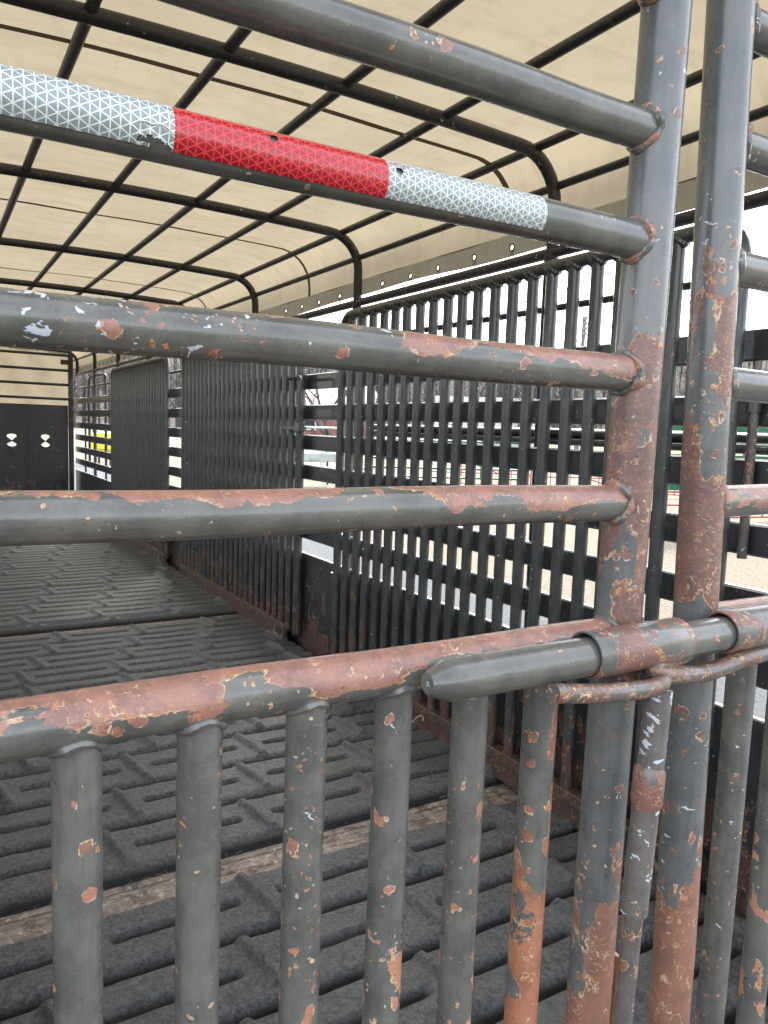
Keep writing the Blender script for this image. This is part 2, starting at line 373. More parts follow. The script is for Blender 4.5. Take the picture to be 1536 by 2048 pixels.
def weld(centre, axis, big, r, R, rad=.0032):
    """Lumpy bead where a pipe (direction axis leaving centre, radius r) meets a pipe (axis big, radius R) through centre."""
    c, a, b = Vector(centre), Vector(axis).normalized(), Vector(big).normalized(); u = a.cross(b)
    n = 72; pts = []; rr = []
    ph = random.random()*9
    for i in range(n):
        t = 2*math.pi*i/n; q = r*math.cos(t)
        L = math.sqrt(max(R*R-q*q, 0)) + .0003
        pts.append(c + a*L + u*q*1.03 + b*r*1.03*math.sin(t)); rr.append(rad*(1.05+.30*math.sin(t*3+ph)+.18*math.sin(t*7+2*ph)+.16*random.random()))
    return tube(pts, rr, 8, False, True)
def lathe_x(prof, seg=40):
    """prof: (x, r) pairs turned round the X axis"""
    V, F = [], []
    for x, r in prof:
        for k in range(seg):
            a = 2*math.pi*k/seg; V.append((x, r*math.cos(a), r*math.sin(a)))
    for i in range(len(prof)-1):
        for k in range(seg):
            l = (k+1) % seg; F.append((i*seg+k, i*seg+l, (i+1)*seg+l, (i+1)*seg+k))
    return V, F
WL = {}
def me(name, g, mat, smooth=True, angle=40):
    m = bpy.data.meshes.new(name); m.from_pydata([tuple(p) for p in g[0]], [], g[1]); m.update()
    if mat: m.materials.append(M[mat] if isinstance(mat, str) else mat)
    if smooth:
        m.polygons.foreach_set('use_smooth', [True]*len(m.polygons)); m.set_sharp_from_angle(angle=math.radians(angle))
    return m
def ob(name, mesh, parent=None, loc=(0, 0, 0), **props):
    """loc is in camera-relative world coordinates"""
    o = bpy.data.objects.new(name, mesh); C.objects.link(o)
    w = Vector(loc) + Vector((0, 0, H)); WL[o.name] = w
    if parent: o.parent = parent; o.location = w - WL[parent.name]
    else: o.location = w
    for k, v in props.items(): o[k] = v
    return o
def thing(name, loc, label, cat, group=None):
    o = ob(name, None, None, loc); o.empty_display_size = .1
    o['label'] = label; o['category'] = cat
    if group: o['group'] = group
    return o
def tag(o, label, cat, group=None):
    o['label'] = label; o['category'] = cat
    if group: o['group'] = group
    return o
def cen(g):
    """recentre geometry, returning (geo, centre)"""
    A = np.array(g[0]); c = (A.min(0)+A.max(0))/2
    return ([tuple(p) for p in (A-c)], g[1]), tuple(c)
def part(name, g, mat, parent, smooth=True, **props):
    g2, c = cen(g)
    return ob(name, me(name, g2, mat, smooth), parent, c, **props)

FL = -1.27            # deck height, relative to the camera
GZ = -1.75            # ground
# ------------------------------------------------------------------ the ground
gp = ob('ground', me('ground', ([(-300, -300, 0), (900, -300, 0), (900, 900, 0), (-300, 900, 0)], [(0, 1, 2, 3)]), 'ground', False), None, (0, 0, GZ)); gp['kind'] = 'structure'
def hill():
    n = 60; V = []; F = []
    for j in range(12):
        for i in range(n):
            a = math.radians(-10 + 100*i/(n-1)); d = 190 + j*16
            z = 37*(1-math.cos(min(1, j/9)*math.pi))/2*(.92+.08*math.sin(i*.35)) - .5
            V.append((math.sin(a)*d, math.cos(a)*d, z))
    for j in range(11):
        for i in range(n-1): F.append((j*n+i, j*n+i+1, (j+1)*n+i+1, (j+1)*n+i))
    return V, F
M['hill'] = simple('leaf_litter', (.028, .025, .023), (.115, .103, .092), 1.3, .95, .1, 3, .1, detail=9)
ho = ob('hills', me('hills', hill(), 'hill'), None, (0, 0, GZ)); ho['kind'] = 'structure'

# ------------------------------------------------------------------ the livestock trailer: deck, walls, roof frame, bulkhead, running gear
trailer = thing('livestock_trailer', (.78, 6.1, GZ), 'long dark livestock trailer with slatted sides, roof bows and plank deck', 'trailer')
XR, XL, Y0, Y1 = 1.81, -.25, .60, 11.60
deck = part('deck', box(XL, XR+.03, Y0, Y1+.02, FL-.10, FL-.048), 'wall', trailer, False)
bm = me('floor_board', box(XL+.01-(XL+XR)/2, XR-.01-(XL+XR)/2, -.068, .068, -.02, .02, .003), 'wood')
nb = int((Y1-Y0)/.142)
for i in range(nb):
    ob('floor_board', bm, deck, ((XL+XR)/2, Y0+.075+i*.142, FL-.024))
slz = [.245, .0785, -.086, -.2515, -.4195, -.585]
def wall(sx, X):
    """X inner face; sx=+1 right side, -1 left"""
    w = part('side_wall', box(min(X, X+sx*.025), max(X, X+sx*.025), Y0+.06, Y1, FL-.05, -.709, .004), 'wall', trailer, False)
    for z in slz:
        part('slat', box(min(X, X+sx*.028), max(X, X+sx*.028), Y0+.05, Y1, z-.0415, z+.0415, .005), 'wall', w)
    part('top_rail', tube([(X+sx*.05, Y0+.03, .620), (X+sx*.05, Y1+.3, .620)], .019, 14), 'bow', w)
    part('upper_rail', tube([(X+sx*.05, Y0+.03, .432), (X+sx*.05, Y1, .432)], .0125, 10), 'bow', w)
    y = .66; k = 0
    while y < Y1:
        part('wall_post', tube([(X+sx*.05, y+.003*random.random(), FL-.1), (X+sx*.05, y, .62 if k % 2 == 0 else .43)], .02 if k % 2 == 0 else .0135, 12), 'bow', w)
        y += .695; k += 1
    return w
rw = wall(1, XR); lw = wall(-1, XL)
# side lock: two long pipes between slats and an upright rod in its collar, on the right wall
part('slide_pipe', tube([(1.875, .70, .009), (1.875, 3.25, .009)], .0135, 12), 'inner', rw)
part('slide_pipe', tube([(1.875, .70, -.021), (1.875, 3.25, -.021)], .0135, 12), 'inner', rw)
part('slide_board', box(1.893, 1.905, 1.36, 3.2, -.034, .024, .002), 'wall', rw)
part('lock_rod', tube([(1.795, 1.196, .20), (1.795, 1.196, -.30)], .0125, 14), 'rod', rw)
part('lock_collar', tube([(1.79, 1.196, .16), (1.79, 1.196, .072)], .0185, 16), 'inner', rw)
part('escape_door_frame', tube(bezier([(1.87, 9.75, -.6), (1.87, 9.75, .3), (1.87, 9.76, .47), (1.87, 9.86, .55), (1.87, 10.7, .55), (1.87, 10.82, .5), (1.87, 10.84, .3), (1.87, 10.84, -.6)], 6), .017, 10), 'bow', rw)

# roof frame
ZB = .94
def bow(Y, rad=.0215):
    c = (XL+XR)/2; hw = (XR+.05-XL+.05)/2; pts = []
    R = .165
    pts.append((c-hw, Y, .60)); pts.append((c-hw, Y, ZB-R))
    for k in range(1, 9): a = math.pi/2*k/8; pts.append((c-hw+R-R*math.cos(a), Y, ZB-R+R*math.sin(a)))
    for k in range(1, 12):
        x = -hw+R + (2*hw-2*R)*k/12; pts.append((c+x, Y, ZB + .022*(1-(x/(hw-R))**2)))
    for k in range(0, 9): a = math.pi/2*(1-k/8); pts.append((c+hw-R+R*math.cos(a), Y, ZB-R+R*math.sin(a)))
    pts.append((c+hw, Y, .60))
    return tube(pts, rad, 18)
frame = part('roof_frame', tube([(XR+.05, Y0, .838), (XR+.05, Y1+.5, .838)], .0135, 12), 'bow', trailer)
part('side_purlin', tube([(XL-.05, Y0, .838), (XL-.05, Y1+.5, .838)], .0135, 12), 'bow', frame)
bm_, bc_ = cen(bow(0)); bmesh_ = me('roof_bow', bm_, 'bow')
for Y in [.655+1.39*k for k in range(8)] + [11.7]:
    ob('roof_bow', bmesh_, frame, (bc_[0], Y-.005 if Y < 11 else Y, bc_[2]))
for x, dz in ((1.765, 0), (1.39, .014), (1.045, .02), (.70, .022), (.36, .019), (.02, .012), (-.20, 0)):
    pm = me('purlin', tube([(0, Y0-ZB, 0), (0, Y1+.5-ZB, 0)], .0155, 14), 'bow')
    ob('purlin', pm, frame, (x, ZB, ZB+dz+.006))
# bead and rust at the purlin joints of the nearest bows
# bulkhead
def plate_holes(x0, x1, z0, z1, y, th, holes):
    """vertical plate in XZ split in cells; holes: {(i)}: polygon [(x,z)*8] inside cell columns"""
    V, F = [], []
    def quad(a, b, c_, d):
        o = len(V); V.extend([a, b, c_, d]); F.append((o, o+1, o+2, o+3))
    xs = [x0] + [e for h in holes for e in h['cell']] + [x1]
    for i in range(0, len(xs), 2):
        if xs[i+1]-xs[i] > 1e-5:
            for yy in (y, y+th): quad((xs[i], yy, z0), (xs[i+1], yy, z0), (xs[i+1], yy, z1), (xs[i], yy, z1))
    for h in holes:
        a, b = h['cell']; zs = [z0] + [e for q in h['polys'] for e in q['z']] + [z1]
        for i in range(0, len(zs), 2):
            if zs[i+1]-zs[i] > 1e-5:
                for yy in (y, y+th): quad((a, yy, zs[i]), (b, yy, zs[i]), (b, yy, zs[i+1]), (a, yy, zs[i+1]))
        for q in h['polys']:
            lo, hi = q['z']; P = q['p']; n = len(P)
            cx = sum(p[0] for p in P)/n; cz = sum(p[1] for p in P)/n
            out = []
            for px_, pz_ in P:                     # project each point to the cell border
                dx, dz_ = px_-cx, pz_-cz; t = 1e9
                if dx > 1e-9: t = min(t, (b-cx)/dx)
                if dx < -1e-9: t = min(t, (a-cx)/dx)
                if dz_ > 1e-9: t = min(t, (hi-cz)/dz_)
                if dz_ < -1e-9: t = min(t, (lo-cz)/dz_)
                out.append((cx+dx*t, cz+dz_*t))
            for k in range(n):
                l = (k+1) % n
                ring = [out[k]]
                for cn in ((a, lo), (b, lo), (b, hi), (a, hi)):     # corner between two border points
                    an = lambda p: math.atan2(p[1]-cz, p[0]-cx) % (2*math.pi)
                    A, B, D = an(out[k]), an(out[l]), an(cn)
                    if (D-A) % (2*math.pi) < (B-A) % (2*math.pi) and (D-A) % (2*math.pi) > 1e-6: ring.append(cn)
                ring.append(out[l])
                for yy in (y, y+th):
                    o = len(V); V.extend([(p[0], yy, p[1]) for p in ring] + [(P[l][0], yy, P[l][1]), (P[k][0], yy, P[k][1])])
                    F.append(tuple(range(o, o+len(ring)+2)))
                quad((P[k][0], y, P[k][1]), (P[l][0], y, P[l][1]), (P[l][0], y+th, P[l][1]), (P[k][0], y+th, P[k][1]))
    return V, F
def hour(cx, w):
    up = [(cx-.5*w, -.262), (cx-.12*w, -.305), (cx+.08*w, -.31), (cx+.30*w, -.28), (cx+.5*w, -.262), (cx+.42*w, -.238), (cx, -.225), (cx-.42*w, -.238)]
    dn = [(cx-.5*w, -.365), (cx-.3*w, -.392), (cx, -.402), (cx+.35*w, -.392), (cx+.5*w, -.368), (cx+.25*w, -.345), (cx, -.325), (cx-.25*w, -.345)]
    up = [(x, z+.0) for x, z in up]
    return {'cell': (cx-.2, cx+.2), 'polys': [{'z': (-.45, -.316), 'p': sorted(dn, key=lambda p: math.atan2(p[1]+.365, p[0]-cx))}, {'z': (-.316, -.15), 'p': sorted(up, key=lambda p: math.atan2(p[1]+.265, p[0]-cx))}]}
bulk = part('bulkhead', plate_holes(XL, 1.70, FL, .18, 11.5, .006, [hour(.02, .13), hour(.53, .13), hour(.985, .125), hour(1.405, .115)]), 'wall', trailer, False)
part('corner_post', box(1.705, 1.765, 11.44, 11.52, FL, .90, .006), 'bow', bulk)
for x in (.28, .77, 1.2): part('panel_seam', box(x-.02, x+.02, 11.492, 11.499, FL, .18, .002), 'wall', bulk)
for z in (.87, .665, .468, .272):
    part('cross_rail', tube([(XL, 11.49, z), (1.71, 11.49, z-.006)], .019, 10), 'bow', bulk)
part('hinge_lug', box(1.60, 1.72, 11.40, 11.43, .735, .80, .004), 'bow', bulk)
# running gear under the deck
chassis = part('chassis', join(box(.05, .15, 1, 12.5, FL-.2, FL-.1), box(1.42, 1.52, 1, 12.5, FL-.2, FL-.1), box(.05, 1.52, 4.2, 4.3, FL-.2, FL-.12), box(.05, 1.52, 8.2, 8.3, FL-.2, FL-.12)), 'wall', trailer, False)
for y in (6.2, 7.05):
    for x in (XL-.12, XR+.17):
        prof = [(-.1, .19), (-.1, .33), (-.07, .37), (.07, .37), (.1, .33), (.1, .19)]
        wz = FL-.11
        tyre = ob('tyre', me('tyre', lathe_x(prof, 36), 'tyre'), trailer, (x, y, GZ+.37))
        ob('rim', me('rim', lathe_x([(-.09, .19), (-.05, .17), (-.05, .02), (.05, .02), (.05, .17), (.09, .19)], 28), 'rim'), tyre, (x, y, GZ+.37))
part('axle', join(tube([(XL-.1, 6.2, GZ+.37), (XR+.15, 6.2, GZ+.37)], .04, 10), tube([(XL-.1, 7.05, GZ+.37), (XR+.15, 7.05, GZ+.37)], .04, 10)), 'wall', chassis)

# ------------------------------------------------------------------ the tarp
TH = .975
def tarp_pt(s, Y):
    """s in 0..1 across, from left hem to right hem"""
    c = (XL+XR)/2; hw = (XR-XL)/2+.078; R = .19; zt = TH
    segs = [zt-R-.735, R*math.pi/2, 2*(hw-R), R*math.pi/2, zt-R-.735]; tot = sum(segs); d = s*tot
    sag = .006*math.sin(Y*4.5+s*9)+.004*math.sin(Y*11+s*23)
    if d < segs[0]: return (c-hw-.6*sag, Y, .735+d)
    d -= segs[0]
    if d < segs[1]:
        a = d/R; return (c-hw+R-R*math.cos(a), Y, zt-R+R*math.sin(a))
    d -= segs[1]
    if d < segs[2]:
        x = -hw+R+d; k = 1-(x/(hw-R))**2
        return (c+x, Y, zt+.024*k+k*.5*sag)
    d -= segs[2]
    if d < segs[3]:
        a = math.pi/2-d/R; return (c+hw-R+R*math.cos(a), Y, zt-R+R*math.sin(a))
    d -= segs[3]
    return (c+hw+.6*sag, Y, zt-R-d)
tarp = thing('roof_tarp', (.78, 6.2, .735), 'tan canvas tarp stretched over the roof bows and tied down by cords along its grommets', 'tarp')
ns, ys = 72, np.arange(.50, 12.31, .1)
V = [tarp_pt(i/(ns-1), float(Y)) for Y in ys for i in range(ns)]
F = [(j*ns+i, j*ns+i+1, (j+1)*ns+i+1, (j+1)*ns+i) for j in range(len(ys)-1) for i in range(ns-1)]
part('canvas', (V, F), 'tarp', tarp)
def seamstrip(Y, w):
    V = []
    for i in range(ns):
        for q in (-w, w):
            p = Vector(tarp_pt(i/(ns-1), Y+q)); c = Vector((.78, Y, .2)); V.append(tuple(p+(c-p).normalized()*.004))
    return V, [(2*i, 2*i+1, 2*i+3, 2*i+2) for i in range(ns-1)]
for Y in (2.29, 4.05, 5.85, 7.65, 9.45): part('tarp_seam', seamstrip(Y, .014), 'seam', tarp)
V = []; F = []
for j in range(13):
    for i in range(25):
        V.append((XL-.07+(XR-XL+.14)*i/24, 12.28+.012*math.sin(i*1.3+j*.7), -.15+1.14*j/12))
for j in range(12):
    for i in range(24): F.append((j*25+i, j*25+i+1, (j+1)*25+i+1, (j+1)*25+i))
part('front_panel', (V, F), 'tarp', tarp)
def hem(X, sx):
    V = []; F = []; y0 = .555; p = .2325; n = int(11.7/p)
    g = []
    for k in range(n):
        cy = y0 + p*(k+.5) + .012*math.sin(k*2.3); a, b = y0+p*k, y0+p*(k+1)
        zc = .690 + .002*math.sin(k*1.7); rr = .0095
        x = lambda yy, zz: X + sx*(.003*math.sin(yy*4.5+3)+.25*(.735-zz)*.12*math.sin(yy*3.1))
        zb = lambda yy: .658 + .006*math.sin(yy*2.2+1) + .003*math.sin(yy*7)
        m = 24; inner = [(cy+rr*math.cos(2*math.pi*i/m), zc+rr*math.sin(2*math.pi*i/m)) for i in range(m)]
        outer = []
        for i in range(m):
            dy, dz = math.cos(2*math.pi*i/m), math.sin(2*math.pi*i/m)
            q = max(abs(dy), abs(dz)); dy /= q; dz /= q                       # onto a square
            yy = cy + (b-cy)*dy if dy > 0 else cy + (cy-a)*dy
            zz = zc + (.738-zc)*dz if dz > 0 else zc + (zc-zb(yy))*dz
            outer.append((yy, zz))
        o = len(V)
        for q in inner + outer: V.append((x(*q), q[0], q[1]))
        for i in range(m): j = (i+1) % m; F.append((o+i, o+j, o+m+j, o+m+i))
        g.append((x(cy, zc), cy, zc))
    return (V, F), g
for X, sx in ((XR+.079, 1), (XL-.079, -1)):
    hg, gr = hem(X, sx)
    hh = part('hem', hg, 'hem', tarp)
    ring = [(0, .0115*math.cos(2*math.pi*i/20), .0115*math.sin(2*math.pi*i/20)) for i in range(20)]
    gm = me('grommet', tube(ring, .0032, 8, False, True), 'grommet')
    for k, gq in enumerate(gr):
        ob('grommet', gm, hh, gq)
        if sx > 0 or k < 8:
            for d in (-1, 1):
                L = random.uniform(.09, .17)*d; zz = random.choice([.40, .26, .25])
                a = Vector(gq)+Vector((.003, 0, -.008)); b = Vector((X+.004-.012*sx*(zz < .5), gq[1]+L*(.735-zz)/.3, zz))
                mid_ = (a+b)/2 + Vector((random.uniform(.0, .01)*sx, random.uniform(-.012, .012), 0))
                part('tie_cord', tube(bezier([a, mid_, b], 5), .0016, 5), 'cord2' if k == 2 else 'cord', tarp)

# ------------------------------------------------------------------ rubber mats
def mat_geo(length, rows, phase, xs, res, res_y, seed):
    """height field: rounded cross bars, a slot down the middle of each bar broken by raised lugs. y=0 at the near edge."""
    r = np.random.default_rng(seed)
    W0, W1 = XL+.03, XR-.02
    nx = int((W1-W0)/res); ny = int(length/res_y)
    X, Y = np.meshgrid(np.linspace(W0, W1, nx), np.linspace(0, length, ny))
    p = length/rows; row = np.clip((Y/p).astype(int), 0, rows-1); t = Y/p-row
    u = np.abs(t-.5)*2
    h = .038*(1-np.clip((u-.70)/.25, 0, 1)**2.6)
    h -= .004*(1-np.cos(np.clip((u-.15)/.5, 0, 1)*math.pi))/2*0
    lug = phase + .085*row
    dx = (X-lug+.2155) % .431 - .2155                       # distance to the nearest lug
    slot = (1/(1+np.exp((np.abs(Y-(row+.5)*p)-.0155)/.0016)))*(1/(1+np.exp(-(np.abs(dx)-.058)/.004)))
    h -= .029*slot
    side = np.clip((np.abs(Y-(row+.5)*p)-.096)/.012, 0, 1)
    lg = 1/(1+np.exp((np.abs(dx + .18*(Y-(row+.5)*p))-.0135)/.0030))*(1-side)*(.62+.38*np.cos((Y-(row+.5)*p)/.1*1.4))
    h = np.maximum(h, 0) + .021*lg + .002*np.exp(-(dx/.05)**2)*(1-side)
    # wear: softly uneven top
    k = r.standard_normal((ny//6+3, nx//6+3)); yi = np.linspace(0, k.shape[0]-1.01, ny); xi = np.linspace(0, k.shape[1]-1.01, nx)
    y0i, x0i = yi.astype(int), xi.astype(int); fy, fx = (yi-y0i)[:, None], (xi-x0i)[None, :]
    nn = (k[y0i][:, x0i]*(1-fy)*(1-fx)+k[y0i+1][:, x0i]*fy*(1-fx)+k[y0i][:, x0i+1]*(1-fy)*fx+k[y0i+1][:, x0i+1]*fy*fx)
    h += .0011*nn + .0015*np.sin(X*3.1+Y*5+seed)
    e = np.minimum.reduce([Y, length-Y, X-W0, W1-X]); h = np.where(e < res_y*.6, -.003, h)
    Vx = np.stack([X, Y, h], -1).reshape(-1, 3)
    idx = np.arange(nx*ny).reshape(ny, nx)
    Fq = np.stack([idx[:-1, :-1], idx[:-1, 1:], idx[1:, 1:], idx[1:, :-1]], -1).reshape(-1, 4)
    m = bpy.data.meshes.new('rubber_mat'); m.vertices.add(len(Vx)); m.vertices.foreach_set('co', Vx.ravel().astype(np.float32))
    m.loops.add(Fq.size); m.loops.foreach_set('vertex_index', Fq.ravel().astype(np.int32))
    m.polygons.add(len(Fq)); m.polygons.foreach_set('loop_start', np.arange(0, Fq.size, 4, dtype=np.int32))
    m.polygons.foreach_set('use_smooth', np.ones(len(Fq), bool))
    m.update(calc_edges=True); m.materials.append(M['rubber'])
    return m
mats = [  # near edge, length, rows, lug phase, resolution
    (.625, .285, 1, .35, .006, .006, 'first narrow cut piece of black rubber mat under the rear gate'),
    (.915, .985, 4, .72-.255, .0045, .0045, 'nearest full black rubber cleated mat, in front of the bare plank strip'),
    (2.052, 1.020, 4, .44, .005, .005, 'second full black rubber mat, just beyond the nearest bare plank strip'),
    (3.078, .690, 3, .20, .006, .006, 'shorter three-row black rubber mat, third from the rear gate'),
    (3.775, .895, 4, .361, .009, .005, 'fourth black rubber mat, beside the gap between the first two divider gates'),
    (4.93, 1.065, 4, .549-.09, .010, .005, 'fifth black rubber mat, beyond the second pale plank strip'),
    (6.02, 1.065, 4, .306, .012, .006, 'sixth black rubber mat, beside the far end of the second divider gate'),
    (7.10, 1.065, 4, .46, .014, .007, 'seventh black rubber mat, beside the farthest divider gate'),
    (8.18, 1.065, 4, .26, .014, .012, 'third black rubber mat from the front bulkhead'),
    (9.26, 1.065, 4, .33, .014, .012, 'second black rubber mat from the front bulkhead'),
    (10.34, 1.065, 4, .29, .014, .012, 'farthest black rubber mat, against the front bulkhead')]
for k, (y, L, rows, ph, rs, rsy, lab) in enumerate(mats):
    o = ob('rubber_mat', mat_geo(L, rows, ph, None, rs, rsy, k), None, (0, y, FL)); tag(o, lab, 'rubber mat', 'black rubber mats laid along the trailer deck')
o = ob('rubber_mat', mat_geo(.09, 1, .1, None, .012, .009, 40), None, (0, 4.835, FL)); tag(o, 'narrow black rubber strip laid beside the second pale plank strip', 'rubber mat', 'black rubber mats laid along the trailer deck')

def straw_bits():
    q = random.Random(11); gs = []
    for k in range(420):
        if k < 150: x, y = q.uniform(.15, 1.7), q.uniform(1.93, 2.06)
        elif k < 300: x, y = q.uniform(1.45, 1.72)**1.0, q.uniform(1.2, 5)
        else: x, y = q.uniform(.1, 1.7), q.uniform(1.0, 4.5)
        L = q.uniform(.006, .03); a = q.uniform(0, 6.28); z = FL+(.001 if k < 150 else .038)+q.uniform(0, .002)
        dx, dy = math.cos(a)*L, math.sin(a)*L
        gs.append(tube([(x, y, z), (x+dx*.5, y+dy*.5, z+q.uniform(0, .004)), (x+dx, y+dy, z)], .0009, 3, False))
    return join(*gs)
M['straw'] = simple('dry_straw', (.22, .17, .09), (.38, .31, .19), 90, .8)
o = ob('straw_litter', me('straw_litter', straw_bits(), 'straw', False)); o['kind'] = 'stuff'
# ------------------------------------------------------------------ divider gates folded against the right wall
GX = 1.755
ZT, ZBt = .54, -1.155
def divider(Yn, Yf, label, near_bars_from=None, latch=False):
    t = thing('divider_gate', (GX, (Yn+Yf)/2, FL), label, 'gate', 'divider gates swung open against the right wall')
    R = .085; r = .0205
    pts = [(GX, Yn, ZBt)] + [(GX, Yn, ZT-R)] + [(GX, Yn+R-R*math.cos(a), ZT-R+R*math.sin(a)) for a in np.linspace(.15, math.pi/2, 7)]
    pts += [(GX, Yf-R+R*math.sin(a), ZT-R+R*math.cos(a)) for a in np.linspace(0, math.pi/2-.15, 7)] + [(GX, Yf, ZT-R), (GX, Yf, ZBt)]
    part('frame', tube(pts, r, 18), 'inner', t)
    bmsh = me('bar', tube([(0, 0, -(ZT-ZBt)/2), (0, 0, (ZT-ZBt)/2)], .0202, 16, False), 'inner')
    bead = me('weld_bead', weld((0, 0, 0), (0, 0, -1), (0, 1, 0), .0196, .0205, .0085), 'inner')
    n = int(round((Yf-Yn)/.097)); p = (Yf-Yn)/n
    for i in range(1, n):
        b = ob('bar', bmsh, t, (GX+.0015*math.sin(i*5), Yn+p*i+.002*math.sin(i*3.7), (ZT+ZBt)/2))
        ob('weld_bead', bead, b, (GX, Yn+p*i, ZT))
    part('bottom_rail', join(box(GX-.024, GX+.024, Yn, Yf, ZBt-.02, ZBt+.02, .003)), 'inner', t)
    part('kick_plate', box(GX-.010, GX+.010, Yn+.03, Yf-.03, FL+.022, ZBt-.022, .002), 'inner', t)
    if latch:
        part('latch_loop', tube(bezier([(GX-.02, Yn+.01, .262), (GX-.045, Yn-.06, .262), (GX-.045, Yn-.17, .262), (GX-.045, Yn-.20, .235), (GX-.045, Yn-.20, .1), (GX-.04, Yn-.19, .0)], 6), .009, 10), 'inner', t)
        part('latch_socket', join(box(GX-.06, GX-.025, Yn-.23, Yn-.16, -.03, .02, .004), box(GX-.05, GX, Yn-.19, Yn+.01, -.02, 0, .002)), 'inner', t)
        part('stop_post', tube([(GX+.02, Yn-.07, ZT-.1), (GX+.02, Yn-.07, ZBt-.02)], .024, 16), 'inner', t)
    part('foot_pin', tube(bezier([(GX-.03, Yn+.12, ZBt-.01), (GX-.06, Yn+.05, ZBt-.03), (GX-.05, Yn-.02, ZBt-.045), (GX-.02, Yn+.02, ZBt-.03)], 5), .007, 8), 'rod', t)
    return t
d1 = divider(1.235, 3.37, 'nearest divider gate, see-through dark bars with a rounded top corner, behind the rusty posts')
part('hinge_clip', tube([(GX-.005, 3.372, -.725), (GX-.005, 3.372, -.79)], .0265, 16), 'inner', d1)
d2 = divider(3.96, 6.06, 'middle divider gate of close dark bars with a bent latch rod at its side', latch=True)
d3 = divider(6.56, 8.78, 'farthest and smallest divider gate, dark bars with rounded top, near the front bulkhead')

# ------------------------------------------------------------------ rear gates
D = .625
def lean1(z): return .7105 + .0153*z
def lean2(z): return .843 - .030*z
RR, R5, RP, RB = .0208, .0232, .0272, .0193
railz = [.496, .341, .2206, .072, -.0756]
g1 = thing('rear_gate', (.25, D, FL), 'left rear gate with chipped grey rails and a red and white reflective strip', 'gate')
g2 = thing('rear_gate', (1.3, D, FL), 'right rear gate, only its rusty post, rail ends and bars at the right edge showing', 'gate')
def hrail(name, x0, x1, z, r, mat, g, seg=40, **kw):
    n = 14; pts = [(x0+(x1-x0)*i/n, D+.0009*math.sin(i*1.3+z*30), z+.0008*math.sin(i*.9+z*17)) for i in range(n+1)]
    return part(name, tube(pts, r, seg, False), mat, g, **kw)
wear = {.496: (-.12, 0, -.03, -.1), .341: (-.13, .0, -.04, -.2), .2206: (-.12, .0, -.02, -.12), .072: (-.035, .17, .10, .055), -.0756: (.02, .19, .02, -.06)}
for z in railz:
    w, tw, ch, sc = wear[z]
    a = hrail('rail', -.20, lean1(z), z, RR, 'rail', g1, wear=w, topwear=tw, chips=ch, scuff=sc, scuffx=(.28 if z == .072 else 0.0), xwear={.072: .42, -.0756: .12, .2206: .05, .341: .04}.get(z, 0.0))
    part('weld_bead', weld((lean1(z), D, z), (-1, 0, 0), (0, 0, 1), RR, RP, .0044), 'weld', a, wear=.09, chips=.2)
    if z == .2206: tape_rail = a
rightz = [.496, .357, .216, .0715, -.078]
for z, w in zip(rightz, (-.12, -.12, -.08, -.0, .06)):
    a = hrail('rail', lean2(z), 1.76, z, RR, 'rail', g2, wear=w, topwear=.04, scuff=-.05)
    part('weld_bead', weld((lean2(z), D, z), (1, 0, 0), (0, 0, 1), RR, RP, .0046), 'weld', a, wear=.07, chips=.15, scuff=.04)
ra = hrail('middle_rail', -.20, lean1(-.237), -.237, R5, 'rail', g1, wear=.065, topwear=.15, chips=.10, scuff=-.02)
rb = hrail('middle_rail', lean2(-.237), 1.76, -.237, R5, 'rail', g2, wear=.03, topwear=.12)
part('weld_bead', weld((lean1(-.237), D, -.237), (0, 0, 1), (1, 0, 0), RP, R5, .003), 'weld', ra, wear=.02)
p1 = part('post', tube([(lean1(.62), D, .62), (lean1(.2), D, .2), (lean1(-.237), D, -.237), (lean1(-1.2), D, -1.2)], RP, 48), 'post', g1, chips=.12, sidewear=.05)
p2 = part('post', tube([(lean2(.62), D, .62), (lean2(.2), D, .2), (lean2(-.237), D, -.237), (lean2(-.7)-.003, D, -.7), (lean2(-.7)-.006, D, -1.2)], RP, 48), 'post2', g2, chips=.12, scuff=.02, sidewear=.04)
part('post', tube([(-.20, D, .62), (-.20, D, -1.2)], RP, 32), 'post', g1); part('post', tube([(1.76, D, .62), (1.76, D, -1.2)], RP, 32), 'post', g2)
part('stop_strip', box(lean1(0)+.029, lean1(0)+.036, D-.012, D+.02, -1.18, -.66, .001), 'barrust', g1)
part('bottom_rail', tube([(-.2, D, -1.2), (.70, D, -1.2)], R5, 24), 'barrust', g1); part('bottom_rail', tube([(.862, D, -1.2), (1.76, D, -1.2)], R5, 24), 'barrust', g2)
barx = [-.105, -.005, .0957, .196, .2975, .393, .4895, .590]
for i, x in enumerate(barx):
    z0, z1 = -.237, -1.2; lx = -.010*max(0, x/.6)
    rusty = i == 7
    w = [0, 0, -.02, .015, .06, .075, .065, .10][i]
    b = part('bar', tube([(x-lx*.1, D, z0), (x+lx*.4, D, -.7), (x+lx, D, z1)], RB, 40, False), 'barrust' if rusty else 'bar', g1, wear=w, sidewear=.05, chips=[0, 0, .02, .12, .26, .24, .14, .14][i], scuff=[0, 0, -.06, -.01, -.02, -.01, -.06, -.05][i])
    part('weld_bead', weld((x, D, z0), (0, 0, -1), (1, 0, 0), RB, R5, .0038), 'weld', b, wear=-.02, chips=.02)
for i, x in enumerate([.960, 1.062, 1.164, 1.266, 1.368, 1.47, 1.572, 1.674]):
    b = part('bar', tube([(x, D, -.237), (x-.004, D, -.7), (x-.012, D, -1.2)], RB, 32, False), 'bar', g2, wear=[-.02, .06, 0][min(i, 2)], chips=.04)
    part('weld_bead', weld((x, D, -.237), (0, 0, -1), (1, 0, 0), RB, R5, .0036), 'weld', b)
